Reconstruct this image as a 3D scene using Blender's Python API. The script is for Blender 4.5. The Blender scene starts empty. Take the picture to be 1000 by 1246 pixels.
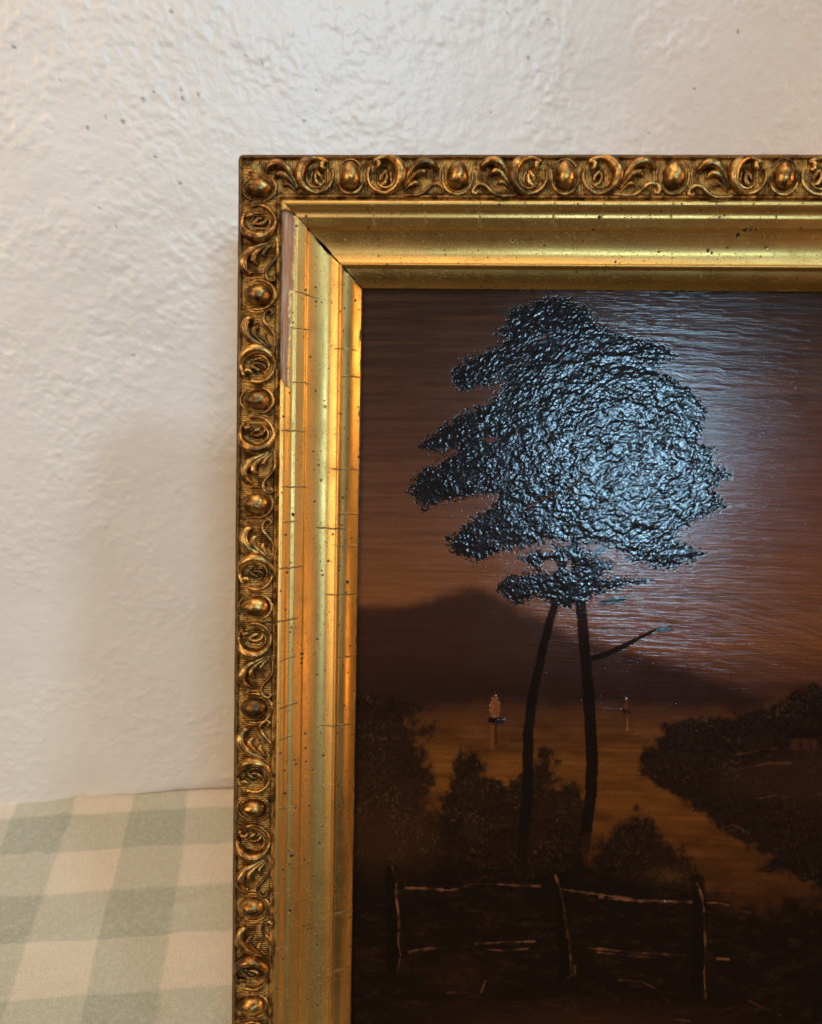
import bpy, math
import numpy as np
from mathutils import Matrix, Vector

# ------------------------------------------------------------------ camera
scene = bpy.context.scene
COL = scene.collection
CAM_H = 0.4794547
cam_d = bpy.data.cameras.new('camera'); cam = bpy.data.objects.new('camera', cam_d); COL.objects.link(cam)
cam_d.sensor_fit = 'HORIZONTAL'; cam_d.sensor_width = 36.0; cam_d.lens = 34.2
cam_d.clip_start = 0.01; cam_d.clip_end = 50.0
R_ = ((0.9865009, 0.1547466, 0.0535670), (-0.1637167, 0.9248653, 0.3432507), (0.0035746, -0.3473870, 0.9377150))
cam.matrix_world = Matrix(((R_[0][0], R_[0][2], -R_[0][1], 0), (R_[1][0], R_[1][2], -R_[1][1], 0),
                           (R_[2][0], R_[2][2], -R_[2][1], CAM_H), (0, 0, 0, 1)))
cam_d.dof.use_dof = True; cam_d.dof.focus_distance = 0.455; cam_d.dof.aperture_fstop = 10.0
scene.camera = cam

# ------------------------------------------------------------------ world and lamps
world = bpy.data.worlds.new('World'); scene.world = world; world.use_nodes = True
bg = world.node_tree.nodes['Background']
bg.inputs[0].default_value = (1.0, 0.72, 0.48, 1); bg.inputs[1].default_value = 0.06

def area(name, loc, target, size, power, color, size_y=None):
    d = bpy.data.lights.new(name, 'AREA'); d.energy = power; d.color = color
    d.shape = 'RECTANGLE' if size_y else 'DISK'; d.size = size
    if size_y: d.size_y = size_y
    o = bpy.data.objects.new(name, d); COL.objects.link(o); o.location = loc
    o.rotation_euler = (Vector(target) - Vector(loc)).to_track_quat('-Z', 'Y').to_euler()
    return o
area('window_light', (0.235, -1.55, 0.985), (0.1, 0.5, 0.4), 0.30, 15.0, (0.42, 0.73, 1.0), 0.18)
def spot(name, loc, target, cone, blend, radius, power, color):
    d = bpy.data.lights.new(name, 'SPOT'); d.energy = power; d.color = color; d.spot_size = math.radians(cone); d.spot_blend = blend; d.shadow_soft_size = radius
    o = bpy.data.objects.new(name, d); COL.objects.link(o); o.location = loc
    o.rotation_euler = (Vector(target) - Vector(loc)).to_track_quat('-Z', 'Y').to_euler()
spot('window_beam', (1.30, -1.25, 2.50), (-0.20, 0.60, 0.55), 24.0, 1.0, 0.16, 150.0, (0.47, 0.76, 1.0))
area('ceiling_bounce', (-0.25, -0.05, 2.2), (-0.1, 0.4, 0.0), 1.8, 25.0, (1.0, 0.76, 0.52))
area('room_bounce', (-1.15, -0.55, 0.75), (-0.15, 0.6, 0.25), 0.9, 11.5, (1.0, 0.74, 0.48))
area('table_lamp', (1.60, -0.02, 0.75), (0.0, 0.45, 0.35), 0.20, 6.0, (1.0, 0.52, 0.18))
area('low_lamp', (0.80, -0.27, 0.19), (0.0, 0.45, 0.25), 0.08, 0.9, (1.0, 0.43, 0.10))
area('floor_lamp', (-1.0, -0.75, 1.15), (0.1, 0.45, 0.4), 0.22, 2.0, (1.0, 0.60, 0.28))

scene.view_settings.view_transform = 'Standard'
scene.view_settings.look = 'None'
scene.view_settings.exposure = 0.0
scene.view_settings.gamma = 1.0
scene.view_settings.use_curve_mapping = False
scene.cycles.use_denoising = True
scene.cycles.max_bounces = 8

# ------------------------------------------------------------------ helpers
rng = np.random.default_rng(7)

def lin(c):
    c = np.asarray(c, float) / 255.0
    return np.where(c <= 0.04045, c / 12.92, ((c + 0.055) / 1.055) ** 2.4)

_tabs = {}
def vn(x, y, seed=0):
    """smooth lattice noise in -1..1"""
    if seed not in _tabs:
        _tabs[seed] = np.random.default_rng(100 + seed).uniform(-1, 1, (256, 256))
    t = _tabs[seed]
    xi = np.floor(x).astype(int); yi = np.floor(y).astype(int)
    fx = x - xi; fy = y - yi
    fx = fx * fx * fx * (fx * (fx * 6 - 15) + 10); fy = fy * fy * fy * (fy * (fy * 6 - 15) + 10)
    xi &= 255; yi &= 255; x1 = (xi + 1) & 255; y1 = (yi + 1) & 255
    a = t[xi, yi]; b = t[x1, yi]; c = t[xi, y1]; d = t[x1, y1]
    return (a + (b - a) * fx) * (1 - fy) + (c + (d - c) * fx) * fy

def fbm(x, y, seed=0, octv=4, gain=0.5):
    s = 0; amp = 1; n = 0
    for k in range(octv):
        s = s + amp * vn(x * 2 ** k + 17.3 * k, y * 2 ** k + 9.1 * k, seed + k); n += amp; amp *= gain
    return s / n

def sstep(a, b, x):
    t = np.clip((x - a) / (b - a), 0, 1); return t * t * (3 - 2 * t)

def mesh_obj(name, verts, faces, mat, parent=None, smooth=True):
    me = bpy.data.meshes.new(name)
    me.from_pydata([tuple(v) for v in verts], [], [tuple(f) for f in faces])
    if smooth: me.polygons.foreach_set('use_smooth', [True] * len(me.polygons))
    me.materials.append(mat); me.update()
    o = bpy.data.objects.new(name, me); COL.objects.link(o)
    if parent: o.parent = parent
    return o

def quad_mesh(name, V, Q, mat, parent=None, attrs=None, uv=None, normals=None):
    """fast quad mesh from arrays; attrs: {name: (n,) or (n,3)} per point"""
    used = np.unique(Q); remap = np.full(len(V), -1); remap[used] = np.arange(len(used))
    V2 = V[used]; Q2 = remap[Q]
    me = bpy.data.meshes.new(name)
    me.vertices.add(len(V2)); me.vertices.foreach_set('co', V2.astype(np.float32).ravel())
    n = len(Q2); me.loops.add(n * 4); me.polygons.add(n)
    me.loops.foreach_set('vertex_index', Q2.astype(np.int32).ravel())
    me.polygons.foreach_set('loop_start', np.arange(0, n * 4, 4, dtype=np.int32))
    me.polygons.foreach_set('use_smooth', np.ones(n, bool))
    me.update(calc_edges=True)
    for k, a in (attrs or {}).items():
        a = np.asarray(a)[used]
        if a.ndim == 1:
            at = me.attributes.new(k, 'FLOAT', 'POINT'); at.data.foreach_set('value', a.astype(np.float32))
        else:
            at = me.attributes.new(k, 'FLOAT_COLOR', 'POINT')
            at.data.foreach_set('color', np.concatenate([a, np.ones((len(a), 1))], 1).astype(np.float32).ravel())
    if uv is not None:
        l = me.uv_layers.new(name='UVMap'); l.data.foreach_set('uv', uv[used][Q2.ravel()].astype(np.float32).ravel())
    me.materials.append(mat); me.validate()
    if normals is not None: me.normals_split_custom_set_from_vertices(normals[used].tolist())
    o = bpy.data.objects.new(name, me); COL.objects.link(o)
    if parent: o.parent = parent
    return o

def grid_quads(nu, nv):
    i = np.arange(nu * nv).reshape(nu, nv)
    return np.stack([i[:-1, :-1], i[1:, :-1], i[1:, 1:], i[:-1, 1:]], -1).reshape(-1, 4)

class NT:
    """tiny node-tree builder"""
    def __init__(self, name):
        self.m = bpy.data.materials.new(name); self.m.use_nodes = True
        self.t = self.m.node_tree; self.b = self.t.nodes['Principled BSDF']
    def n(self, kind, **kw):
        nd = self.t.nodes.new(kind)
        for k, v in kw.items():
            if k.startswith('in_'):
                key = k[3:]; key = int(key) if key.isdigit() else key.replace('_', ' ')
                s = nd.inputs[key]
                if hasattr(v, 'is_linked') or isinstance(v, bpy.types.NodeSocket): self.t.links.new(v, s)
                else: s.default_value = v
            else: setattr(nd, k, v)
        return nd
    def link(self, a, b): self.t.links.new(a, b)
    def set(self, key, v):
        s = self.b.inputs[key]
        if isinstance(v, bpy.types.NodeSocket): self.t.links.new(v, s)
        else: s.default_value = v
    def math(self, op, a, b=0.0, c=None, clamp=False):
        nd = self.n('ShaderNodeMath', operation=op, use_clamp=clamp)
        for i, v in enumerate([a, b] + ([c] if c is not None else [])):
            if isinstance(v, bpy.types.NodeSocket): self.t.links.new(v, nd.inputs[i])
            else: nd.inputs[i].default_value = v
        return nd.outputs[0]
    def mix(self, f, a, b, blend='MIX'):
        nd = self.n('ShaderNodeMix', data_type='RGBA', blend_type=blend)
        for i, v in ((0, f), (6, a), (7, b)):
            if isinstance(v, bpy.types.NodeSocket): self.t.links.new(v, nd.inputs[i])
            else: nd.inputs[i].default_value = (*v, 1) if isinstance(v, tuple) and len(v) == 3 else v
        return nd.outputs[2]
    def ramp(self, f, lo, hi):
        nd = self.n('ShaderNodeMapRange', interpolation_type='SMOOTHSTEP')
        nd.inputs[1].default_value = lo; nd.inputs[2].default_value = hi
        self.t.links.new(f, nd.inputs[0]); return nd.outputs[0]
    def attr(self, name):
        return self.n('ShaderNodeAttribute', attribute_name=name)
    def noise(self, vec, scale, detail=3.0, rough=0.5, out=0):
        nd = self.n('ShaderNodeTexNoise'); nd.inputs['Scale'].default_value = scale
        nd.inputs['Detail'].default_value = detail; nd.inputs['Roughness'].default_value = rough
        if vec is not None: self.t.links.new(vec, nd.inputs['Vector'])
        return nd.outputs[out]
    def mapping(self, vec, scale):
        nd = self.n('ShaderNodeMapping'); nd.inputs['Scale'].default_value = scale
        self.t.links.new(vec, nd.inputs['Vector']); return nd.outputs[0]
    def bump(self, h, strength, dist, normal=None):
        nd = self.n('ShaderNodeBump'); nd.inputs['Strength'].default_value = strength; nd.inputs['Distance'].default_value = dist
        self.t.links.new(h, nd.inputs['Height'])
        if normal is not None: self.t.links.new(normal, nd.inputs['Normal'])
        return nd.outputs[0]

# ------------------------------------------------------------------ materials
def mat_wall():
    N = NT('painted_plaster'); co = N.n('ShaderNodeTexCoord').outputs['Object']
    n1 = N.noise(co, 9.0, 4.0, 0.55)
    c = N.mix(N.ramp(n1, 0.35, 0.7), (0.66, 0.615, 0.56), (0.70, 0.66, 0.61))
    sp = N.attr('speck').outputs['Fac']
    c = N.mix(sp, c, (0.16, 0.14, 0.13))
    N.set('Base Color', c); N.set('Roughness', N.math('MULTIPLY_ADD', n1, 0.16, 0.32)); N.set('Specular IOR Level', 0.9)
    fine = N.noise(co, 420.0, 3.0, 0.6)
    mid = N.noise(co, 150.0, 3.0, 0.55)
    N.set('Normal', N.bump(mid, 0.4, 0.0008, N.bump(fine, 0.45, 0.00035)))
    return N.m

def mat_cloth():
    N = NT('gingham_cotton'); co = N.n('ShaderNodeTexCoord').outputs['Object']
    wob = N.noise(co, 14.0, 2.0, 0.5, out=1)
    vm = N.n('ShaderNodeVectorMath', operation='MULTIPLY_ADD'); N.link(wob, vm.inputs[0])
    vm.inputs[1].default_value = (0.008, 0.008, 0.0); N.link(co, vm.inputs[2])
    sub = N.n('ShaderNodeVectorMath', operation='SUBTRACT'); N.link(vm.outputs[0], sub.inputs[0]); sub.inputs[1].default_value = (0.004, 0.004, 0)
    fz = N.noise(co, 1500.0, 2.0, 0.6)
    sx = N.n('ShaderNodeSeparateXYZ'); N.link(sub.outputs[0], sx.inputs[0])
    def stripe(v, off, pitch):
        a = N.math('ADD', v, -off); a = N.math('DIVIDE', a, pitch * 2); a = N.math('FRACT', a)
        a = N.math('ADD', a, N.math('MULTIPLY', N.math('ADD', fz, -0.5), 0.07))
        up = N.ramp(a, -0.02, 0.02); dn = N.ramp(a, 0.48, 0.52)
        return N.math('SUBTRACT', up, dn)
    gx = stripe(sx.outputs[0], -0.1495, 0.0490)      # green warp stripes
    gy = stripe(N.math('MULTIPLY_ADD', sx.outputs[0], 0.078, sx.outputs[1]), 0.5210, 0.0435)       # green weft stripes
    both = N.math('ADD', gx, gy)
    c = N.mix(N.ramp(both, 0.0, 1.0), (0.58, 0.51, 0.415), (0.415, 0.405, 0.325))
    c = N.mix(N.ramp(both, 1.0, 2.0), c, (0.295, 0.315, 0.25))
    # woven threads
    w = N.n('ShaderNodeTexWave', wave_type='BANDS', bands_direction='DIAGONAL'); w.inputs['Scale'].default_value = 330.0
    w.inputs['Distortion'].default_value = 6.0; w.inputs['Detail'].default_value = 2.0; w.inputs['Detail Scale'].default_value = 3.0
    N.link(co, w.inputs['Vector'])
    slub = N.noise(N.mapping(co, (900, 120, 1)), 1.0, 3.0, 0.6)
    mott = N.noise(co, 260.0, 4.0, 0.65)
    c = N.mix(N.math('MULTIPLY', N.ramp(mott, 0.42, 0.68), 0.22), c, (0.70, 0.66, 0.54))
    c = N.mix(N.math('MULTIPLY', w.outputs['Fac'], 0.22), c, (0.75, 0.72, 0.62))
    c = N.mix(N.math('MULTIPLY', N.ramp(slub, 0.5, 0.75), 0.20), c, (0.22, 0.21, 0.15))
    N.set('Base Color', c); N.set('Roughness', 0.92); N.set('Specular IOR Level', 0.15); N.set('Sheen Weight', 0.15)
    N.set('Normal', N.bump(mott, 0.5, 0.0012, N.bump(slub, 0.45, 0.0007, N.bump(w.outputs['Fac'], 0.45, 0.0006))))
    return N.m

def mat_gilt():
    N = NT('aged_gilt'); uvn = N.n('ShaderNodeTexCoord').outputs['UV']   # u along the rail, v across, metres
    obj = N.n('ShaderNodeTexCoord').outputs['Object']
    sv = N.n('ShaderNodeSeparateXYZ'); N.link(uvn, sv.inputs[0]); v = sv.outputs[1]
    streak = N.noise(N.mapping(uvn, (14, 500, 1)), 1.0, 3.0, 0.6)
    blot = N.noise(obj, 55.0, 4.0, 0.6)
    gold = N.mix(streak, (0.53, 0.305, 0.075), (0.76, 0.490, 0.170))
    gold = N.mix(N.math('MULTIPLY', N.ramp(blot, 0.50, 0.78), 0.55), gold, (0.36, 0.22, 0.065))
    # brownish patina toward the bands that were never burnished (ornament ground, bead line)
    band = N.math('SUBTRACT', 1.0, N.ramp(v, 0.0212, 0.0222))
    pat = N.noise(obj, 190.0, 4.0, 0.65)
    bronze = N.mix(N.ramp(pat, 0.38, 0.66), (0.080, 0.038, 0.012), (0.47, 0.265, 0.075))
    gold = N.mix(band, gold, bronze)
    bevel = N.ramp(v, 0.0508, 0.0514)
    gold = N.mix(N.math('MULTIPLY', bevel, 0.28), gold, N.mix(blot, (0.16, 0.09, 0.028), (0.36, 0.235, 0.08)))
    rim = N.math('SUBTRACT', 1.0, N.ramp(v, 0.0012, 0.0026))
    gold = N.mix(N.math('MULTIPLY', rim, 0.85), gold, (0.13, 0.07, 0.028))
    # fly specks and pin losses
    vo = N.n('ShaderNodeTexVoronoi', feature='F1'); vo.inputs['Scale'].default_value = 420.0; N.link(uvn, vo.inputs['Vector'])
    rnd = N.n('ShaderNodeSeparateXYZ'); N.link(vo.outputs['Color'], rnd.inputs[0])
    dens = N.noise(obj, 32.0, 2.0, 0.5)
    thr = N.math('ADD', 0.58, N.math('MULTIPLY', dens, 0.42))
    pick = N.math('GREATER_THAN', rnd.outputs[0], thr)
    rad = N.math('MULTIPLY_ADD', rnd.outputs[1], 0.22, 0.08)
    dot = N.math('MULTIPLY', N.math('LESS_THAN', vo.outputs['Distance'], rad), pick)
    vo2 = N.n('ShaderNodeTexVoronoi', feature='F1'); vo2.inputs['Scale'].default_value = 95.0; N.link(uvn, vo2.inputs['Vector'])
    r2 = N.n('ShaderNodeSeparateXYZ'); N.link(vo2.outputs['Color'], r2.inputs[0])
    dot2 = N.math('MULTIPLY', N.math('LESS_THAN', vo2.outputs['Distance'], N.math('MULTIPLY', r2.outputs[1], 0.11)), N.math('GREATER_THAN', r2.outputs[0], 0.80))
    crack = N.attr('crack').outputs['Fac']
    pepper = N.math('MULTIPLY', N.ramp(N.noise(obj, 1250.0, 2.0, 0.6), 0.60, 0.70), N.math('MULTIPLY_ADD', N.ramp(dens, 0.35, 0.7), 0.7, 0.2))
    dirt = N.math('MAXIMUM', N.math('MAXIMUM', N.math('MAXIMUM', N.math('MULTIPLY', dot, 0.85), dot2), crack), pepper)
    gold = N.mix(dirt, gold, (0.022, 0.013, 0.007))
    N.set('Base Color', gold)
    N.set('Metallic', N.math('SUBTRACT', 1.0, N.math('MULTIPLY', dirt, 0.4)))
    ro = N.math('MULTIPLY_ADD', blot, 0.22, 0.29); ro = N.math('ADD', ro, N.math('MULTIPLY', band, 0.10)); ro = N.math('SUBTRACT', ro, N.math('MULTIPLY', bevel, 0.08))
    N.set('Roughness', N.math('ADD', ro, N.math('MULTIPLY', dirt, 0.45)))
    # hatched ground of the ornament band
    wv = N.n('ShaderNodeTexWave', wave_type='BANDS', bands_direction='X'); wv.inputs['Scale'].default_value = 300.0
    wv.inputs['Distortion'].default_value = 1.2; wv.inputs['Detail'].default_value = 2.0; wv.inputs['Detail Scale'].default_value = 1.5
    N.link(uvn, wv.inputs['Vector'])
    hb = N.math('MULTIPLY', wv.outputs['Fac'], N.math('SUBTRACT', 1.0, N.ramp(v, 0.0214, 0.0218)))
    n1 = N.bump(hb, 0.55, 0.0006)
    n2 = N.bump(N.math('SUBTRACT', 1.0, dirt), 0.5, 0.0003, n1)
    fine = N.noise(obj, 900.0, 3.0, 0.6)
    N.set('Normal', N.bump(fine, 0.16, 0.0003, n2))
    return N.m

def mat_bronze():
    N = NT('bronzed_composition'); obj = N.n('ShaderNodeTexCoord').outputs['Object']
    oi = N.n('ShaderNodeObjectInfo').outputs['Random']
    ad = N.n('ShaderNodeVectorMath', operation='ADD'); N.link(obj, ad.inputs[0]); N.link(oi, ad.inputs[1])
    p = N.noise(ad.outputs[0], 240.0, 4.0, 0.65); q = N.noise(ad.outputs[0], 90.0, 3.0, 0.6)
    wear = N.math('MULTIPLY_ADD', oi, 0.16, -0.08)
    c = N.mix(N.ramp(N.math('ADD', p, wear), 0.35, 0.68), (0.165, 0.070, 0.019), (0.62, 0.345, 0.098))
    c = N.mix(N.math('MULTIPLY', N.ramp(q, 0.46, 0.66), 0.85), c, (0.060, 0.030, 0.013))
    du = N.math('MULTIPLY', N.ramp(N.noise(ad.outputs[0], 420.0, 4.0, 0.7), 0.54, 0.70), 0.40)
    c = N.mix(du, c, (0.17, 0.115, 0.060))
    N.set('Base Color', c); N.set('Metallic', N.math('SUBTRACT', 0.95, N.math('MULTIPLY', du, 0.8)))
    N.set('Roughness', N.math('MULTIPLY_ADD', q, 0.30, 0.17))
    f = N.noise(ad.outputs[0], 1300.0, 3.0, 0.6)
    N.set('Normal', N.bump(f, 0.30, 0.0004, N.bump(p, 0.4, 0.0006)))
    return N.m

def mat_bare():
    N = NT('bare_wood_and_gesso'); uvn = N.n('ShaderNodeTexCoord').outputs['UV']
    g = N.noise(N.mapping(uvn, (25, 900, 1)), 1.0, 4.0, 0.6)
    c = N.mix(g, (0.22, 0.098, 0.042), (0.43, 0.22, 0.115))
    c = N.mix(N.attr('gesso').outputs['Fac'], c, (0.60, 0.54, 0.45))
    N.set('Base Color', c); N.set('Roughness', 0.38); N.set('Normal', N.bump(g, 0.5, 0.0006))
    return N.m

def mat_paint():
    N = NT('varnished_oil_paint'); obj = N.n('ShaderNodeTexCoord').outputs['Object']
    c = N.attr('pigment').outputs['Color']
    fine = N.noise(obj, 700.0, 3.0, 0.6); dabs = N.noise(obj, 620.0, 2.0, 0.55)
    N.set('Base Color', N.mix(N.math('MULTIPLY', N.ramp(fine, 0.45, 0.75), 0.25), c, (0.012, 0.008, 0.006)))
    ro = N.attr('gloss').outputs['Fac']
    N.set('Roughness', ro); N.set('Specular IOR Level', 0.35)
    br = N.noise(N.mapping(obj, (70, 1, 2300)), 1.0, 3.0, 0.55)      # bristle marks run across
    br2 = N.noise(N.mapping(obj, (30, 1, 900)), 1.0, 2.0, 0.5)
    a = N.attr('bristle').outputs['Fac']
    h = N.math('MULTIPLY', N.math('ADD', br, N.math('MULTIPLY', br2, 0.9)), a)
    thick = N.math('MULTIPLY', dabs, N.attr('impasto').outputs['Fac'])
    N.set('Normal', N.bump(thick, 0.2, 0.0006, N.bump(fine, 0.05, 0.00025, N.bump(h, 0.26, 0.00036))))
    return N.m

def mat_plain(name, c, rough):
    N = NT(name); co = N.n('ShaderNodeTexCoord').outputs['Object']
    n = N.noise(N.mapping(co, (20, 20, 160)), 1.0, 4.0, 0.6)
    N.set('Base Color', N.mix(n, tuple(x * 0.6 for x in c), tuple(min(1, x * 1.4) for x in c)))
    N.set('Roughness', rough); N.set('Normal', N.bump(n, 0.2, 0.0005)); return N.m

M_WALL = mat_wall(); M_CLOTH = mat_cloth(); M_GILT = mat_gilt(); M_BRONZE = mat_bronze()
M_BARE = mat_bare(); M_PAINT = mat_paint(); M_WOOD = mat_plain('dark_back_wood', (0.06, 0.032, 0.018), 0.7)

# ------------------------------------------------------------------ the wall
WALL_Y = 0.5985; TABLE_SKEW = 0.0780        # the table stands a little askew to the wall
def build_wall():
    xs = np.concatenate([np.linspace(-1.3, -0.36, 24)[:-1], np.arange(-0.36, 0.56, 0.00135), np.linspace(0.562, 1.6, 26)])
    zs = np.concatenate([np.linspace(-0.7, -0.03, 16)[:-1], np.arange(-0.03, 0.70, 0.00135), np.linspace(0.702, 1.7, 24)])
    X, Z = np.meshgrid(xs, zs, indexing='ij')
    mm = 1000.0; x = X * mm; z = Z * mm
    wx = x + 1.6 * fbm(x / 7, z / 7, 3, 3); wz = z + 1.6 * fbm(x / 7, z / 7, 13, 3)
    a = fbm(wx / 8.0, wz / 7.2, 21, 4, 0.6)                   # trowelled plates
    plates = sstep(-0.02, 0.04, a) * 0.40 + sstep(0.20, 0.25, a) * 0.35 - (1 - sstep(-0.34, -0.28, a)) * 0.35
    patch = 0.38 + 0.62 * sstep(-0.22, 0.22, fbm(x / 40, z / 36, 31, 3))     # crumbly areas between smoother ones
    peel = sstep(-0.25, 0.55, vn(wx / 3.3, wz / 3.1, 41)) + 0.6 * sstep(-0.2, 0.5, vn(wx / 2.1 + 9, wz / 2.0, 43)) # orange peel
    smooth = fbm(x / 40, z / 40, 51, 2)
    h = plates * patch * 0.66 + peel * patch * 0.40 + smooth * 0.6 + 0.10 * fbm(wx / 6, wz / 6, 61, 2)
    Y = WALL_Y - h * 0.001 * 0.60
    speck = np.zeros_like(X)
    # small dark flecks, upper left: (x, z, radius mm)
    for sx_, sz_, sr in SPECKS:
        d = np.hypot(X - sx_, Z - sz_) * mm + 0.35 * vn(x * 1.3, z * 1.3, 5)
        speck = np.maximum(speck, 1 - sstep(sr * 0.55, sr * 1.35, d))
    V = np.stack([X, Y, Z], -1).reshape(-1, 3)
    o = quad_mesh('wall', V, grid_quads(len(xs), len(zs))[:, ::-1], M_WALL, attrs={'speck': speck.ravel() * 0.85})
    o['kind'] = 'structure'
SPECKS = [(0.1654, 0.6141, 0.80), (0.1940, 0.6117, 0.90), (0.1808, 0.6028, 0.90), (0.1816, 0.5882, 1.20), (0.3079, 0.5719, 0.80), (0.3368, 0.6094, 1.10), (0.1560, 0.5532, 1.00), (0.0252, 0.5446, 1.10), (-0.0008, 0.5785, 0.90), (-0.0109, 0.5825, 0.90), (0.0431, 0.5506, 0.70), (0.2146, 0.5372, 0.70), (0.2764, 0.5422, 0.70), (0.0339, 0.5641, 0.70), (-0.1554, 0.5830, 1.30), (-0.1299, 0.5650, 0.90), (-0.1171, 0.5381, 1.20), (-0.1053, 0.5443, 1.00), (-0.0939, 0.5420, 1.40), (-0.0797, 0.5552, 1.20), (-0.0551, 0.5617, 1.20), (-0.0545, 0.5568, 1.30), (-0.0440, 0.5591, 1.10), (-0.0759, 0.5211, 1.10), (-0.0565, 0.6064, 1.20), (-0.0611, 0.5047, 1.20), (-0.1161, 0.4883, 0.90), (-0.1066, 0.4766, 0.90), (-0.0728, 0.5598, 0.90), (-0.1051, 0.3882, 0.90)]
build_wall()

# ------------------------------------------------------------------ the tablecloth
def build_cloth():
    xs = np.concatenate([np.arange(-0.42, 0.05, 0.0025), np.arange(0.05, 0.80, 0.01)])
    ys = np.concatenate([np.arange(0.19, 0.25, 0.01), np.arange(0.25, 0.600, 0.0025)])
    X, Y = np.meshgrid(xs, ys, indexing='ij')
    Z = 0.0009 * fbm(X * 16, Y * 14, 71, 3) + 0.0006 * fbm(X * 60, Y * 55, 75, 2)
    # two soft fold lines left from the drawer
    for px, py, ang, amp, wd in ((-0.228, 0.50, 1.25, 0.0030, 0.006), (-0.16, 0.46, 0.2, 0.0012, 0.007)):
        d = (X - px) * math.sin(ang) - (Y - py) * math.cos(ang) + 0.003 * vn(X * 40, Y * 40, 77)
        Z += amp * np.exp(-(d / wd) ** 2)
    Z += 0.0022 * sstep(0.575, 0.594, Y) * (1 + 0.6 * fbm(X * 25, Y * 3, 79, 2))
    Y = Y - TABLE_SKEW * (X + 0.165)
    # the hem turns down behind the table's back edge
    for k, (dy, dz) in enumerate(((0.0016, -0.0012), (0.0024, -0.004), (0.0026, -0.010), (0.0026, -0.040))):
        X = np.concatenate([X, X[:, -1:]], 1); Y = np.concatenate([Y, Y[:, len(ys) - 1:len(ys)] + dy], 1); Z = np.concatenate([Z, Z[:, len(ys) - 1:len(ys)] + dz], 1)
    ys = np.arange(Y.shape[1])
    top = np.stack([X, Y, Z], -1)
    V = top.reshape(-1, 3); Q = grid_quads(len(xs), len(ys))
    # hem hanging at the front and underside, so that the cloth has body
    n = len(V); V2 = V.copy(); V2[:, 2] -= 0.0035
    i = np.arange(n).reshape(len(xs), len(ys)); rim = np.concatenate([i[:, 0], i[-1, 1:], i[-2::-1, -1], i[0, -2:0:-1]])
    side = np.stack([rim, np.roll(rim, 1), np.roll(rim, 1) + n, rim + n], -1)
    o = quad_mesh('tablecloth', np.concatenate([V, V2]), np.concatenate([Q, Q[:, ::-1] + n, side[:, ::-1]]), M_CLOTH)
    o['label'] = 'sage green and cream gingham tablecloth spread below the plaster wall'; o['category'] = 'tablecloth'
build_cloth()

# ------------------------------------------------------------------ the picture frame
W, L = 0.420, 0.525                    # outer width and height
DEPTH = 0.036
F = Matrix(((0.9772008, 0.2022825, 0.0645014), (-0.2123173, 0.9310150, 0.2968710), (0.0, -0.3037974, 0.9527367)))
CORNER = Vector((-0.0149185, 0.4295933, 0.5111235))     # outer top left corner of the rim
BASE = Vector((W / 2, DEPTH, -L))                         # local base point
root = bpy.data.objects.new('picture_frame', None); COL.objects.link(root)
mw = F.to_4x4(); mw.translation = CORNER + F @ BASE
root.matrix_world = mw
root['label'] = 'gilt picture frame with carved scrollwork border holding a dark varnished landscape painting'
root['category'] = 'picture frame'
bpy.context.view_layer.update()
off = np.array(BASE)

# moulding profile: (distance in from the outer edge, height relative to the rim), millimetres
def profile():
    P = [(0.0, -36.0), (0.0, -18.0), (0.0, -5.0), (0.0, -1.3), (0.15, -0.7), (0.5, -0.25), (1.0, 0.0), (1.6, -0.05), (2.1, -0.5), (2.5, -1.5)]
    P += [(a, -1.6 + 0.45 * math.sin(math.pi * (a - 2.5) / 16.0)) for a in np.arange(3.0, 18.6, 0.42)]
    P += [(18.6 + 0.0, -1.7), (18.9, -1.3)] + [(19.1 + 1.9 * t, -1.2 + 0.75 * math.sin(math.pi * t)) for t in (0.15, 0.3, 0.5, 0.7, 0.85)] + [(21.1, -1.5), (21.4, -2.0)]
    P += [(21.4 + 3.6 * t, -2.0 - 0.9 * t + 0.85 * math.sin(math.pi * t)) for t in np.linspace(0.08, 1, 12)]        # round fillet
    P += [(25.0 + 3.8 * t, -2.9 - 2.3 * t ** 0.8 - 0.5 * math.sin(math.pi * t)) for t in np.linspace(0.08, 1, 10)]    # hollow
    P += [(28.8 + 4.2 * t, -5.2 - 2.9 * t) for t in np.linspace(0.12, 1, 8)] + [(33.15, -8.7), (33.4, -9.2)]             # splay and quirk
    P += [(33.4 + 15.2 * t, -9.2 - 5.6 * math.sin(0.5 * math.pi * min(1, t / 0.78)) ** 0.95 + 0.75 * max(0, t - 0.62) ** 2 / 0.1444) for t in np.linspace(0.03, 1, 34)]
    h0 = P[-1][1]
    P += [(48.75, h0 + 0.1)] + [(48.85 + 2.0 * t, h0 + 0.15 - 0.9 * t + 1.1 * math.sin(math.pi * t)) for t in np.linspace(0.08, 1, 12)]  # small bead
    h1 = P[-1][1]
    P += [(50.9, h1 - 0.6)] + [(51.1 + 8.3 * t, h1 - 0.9 + (-21.6 - h1 + 0.9) * t + 0.9 * math.sin(math.pi * t)) for t in np.linspace(0.0, 1, 18)]                      # sight bevel
    P += [(59.7, -21.9), (59.85, -22.6), (59.85, -24.2)]
    P += [(55.0, -24.2), (55.0, -34.0), (30.0, -36.0)]
    return np.array(P)
PROF = profile()
NVIS = len(PROF) - 3
BAND = 10.7                              # centre line of the ornament band (mm)
EGG = 52.0                               # egg to egg

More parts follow.
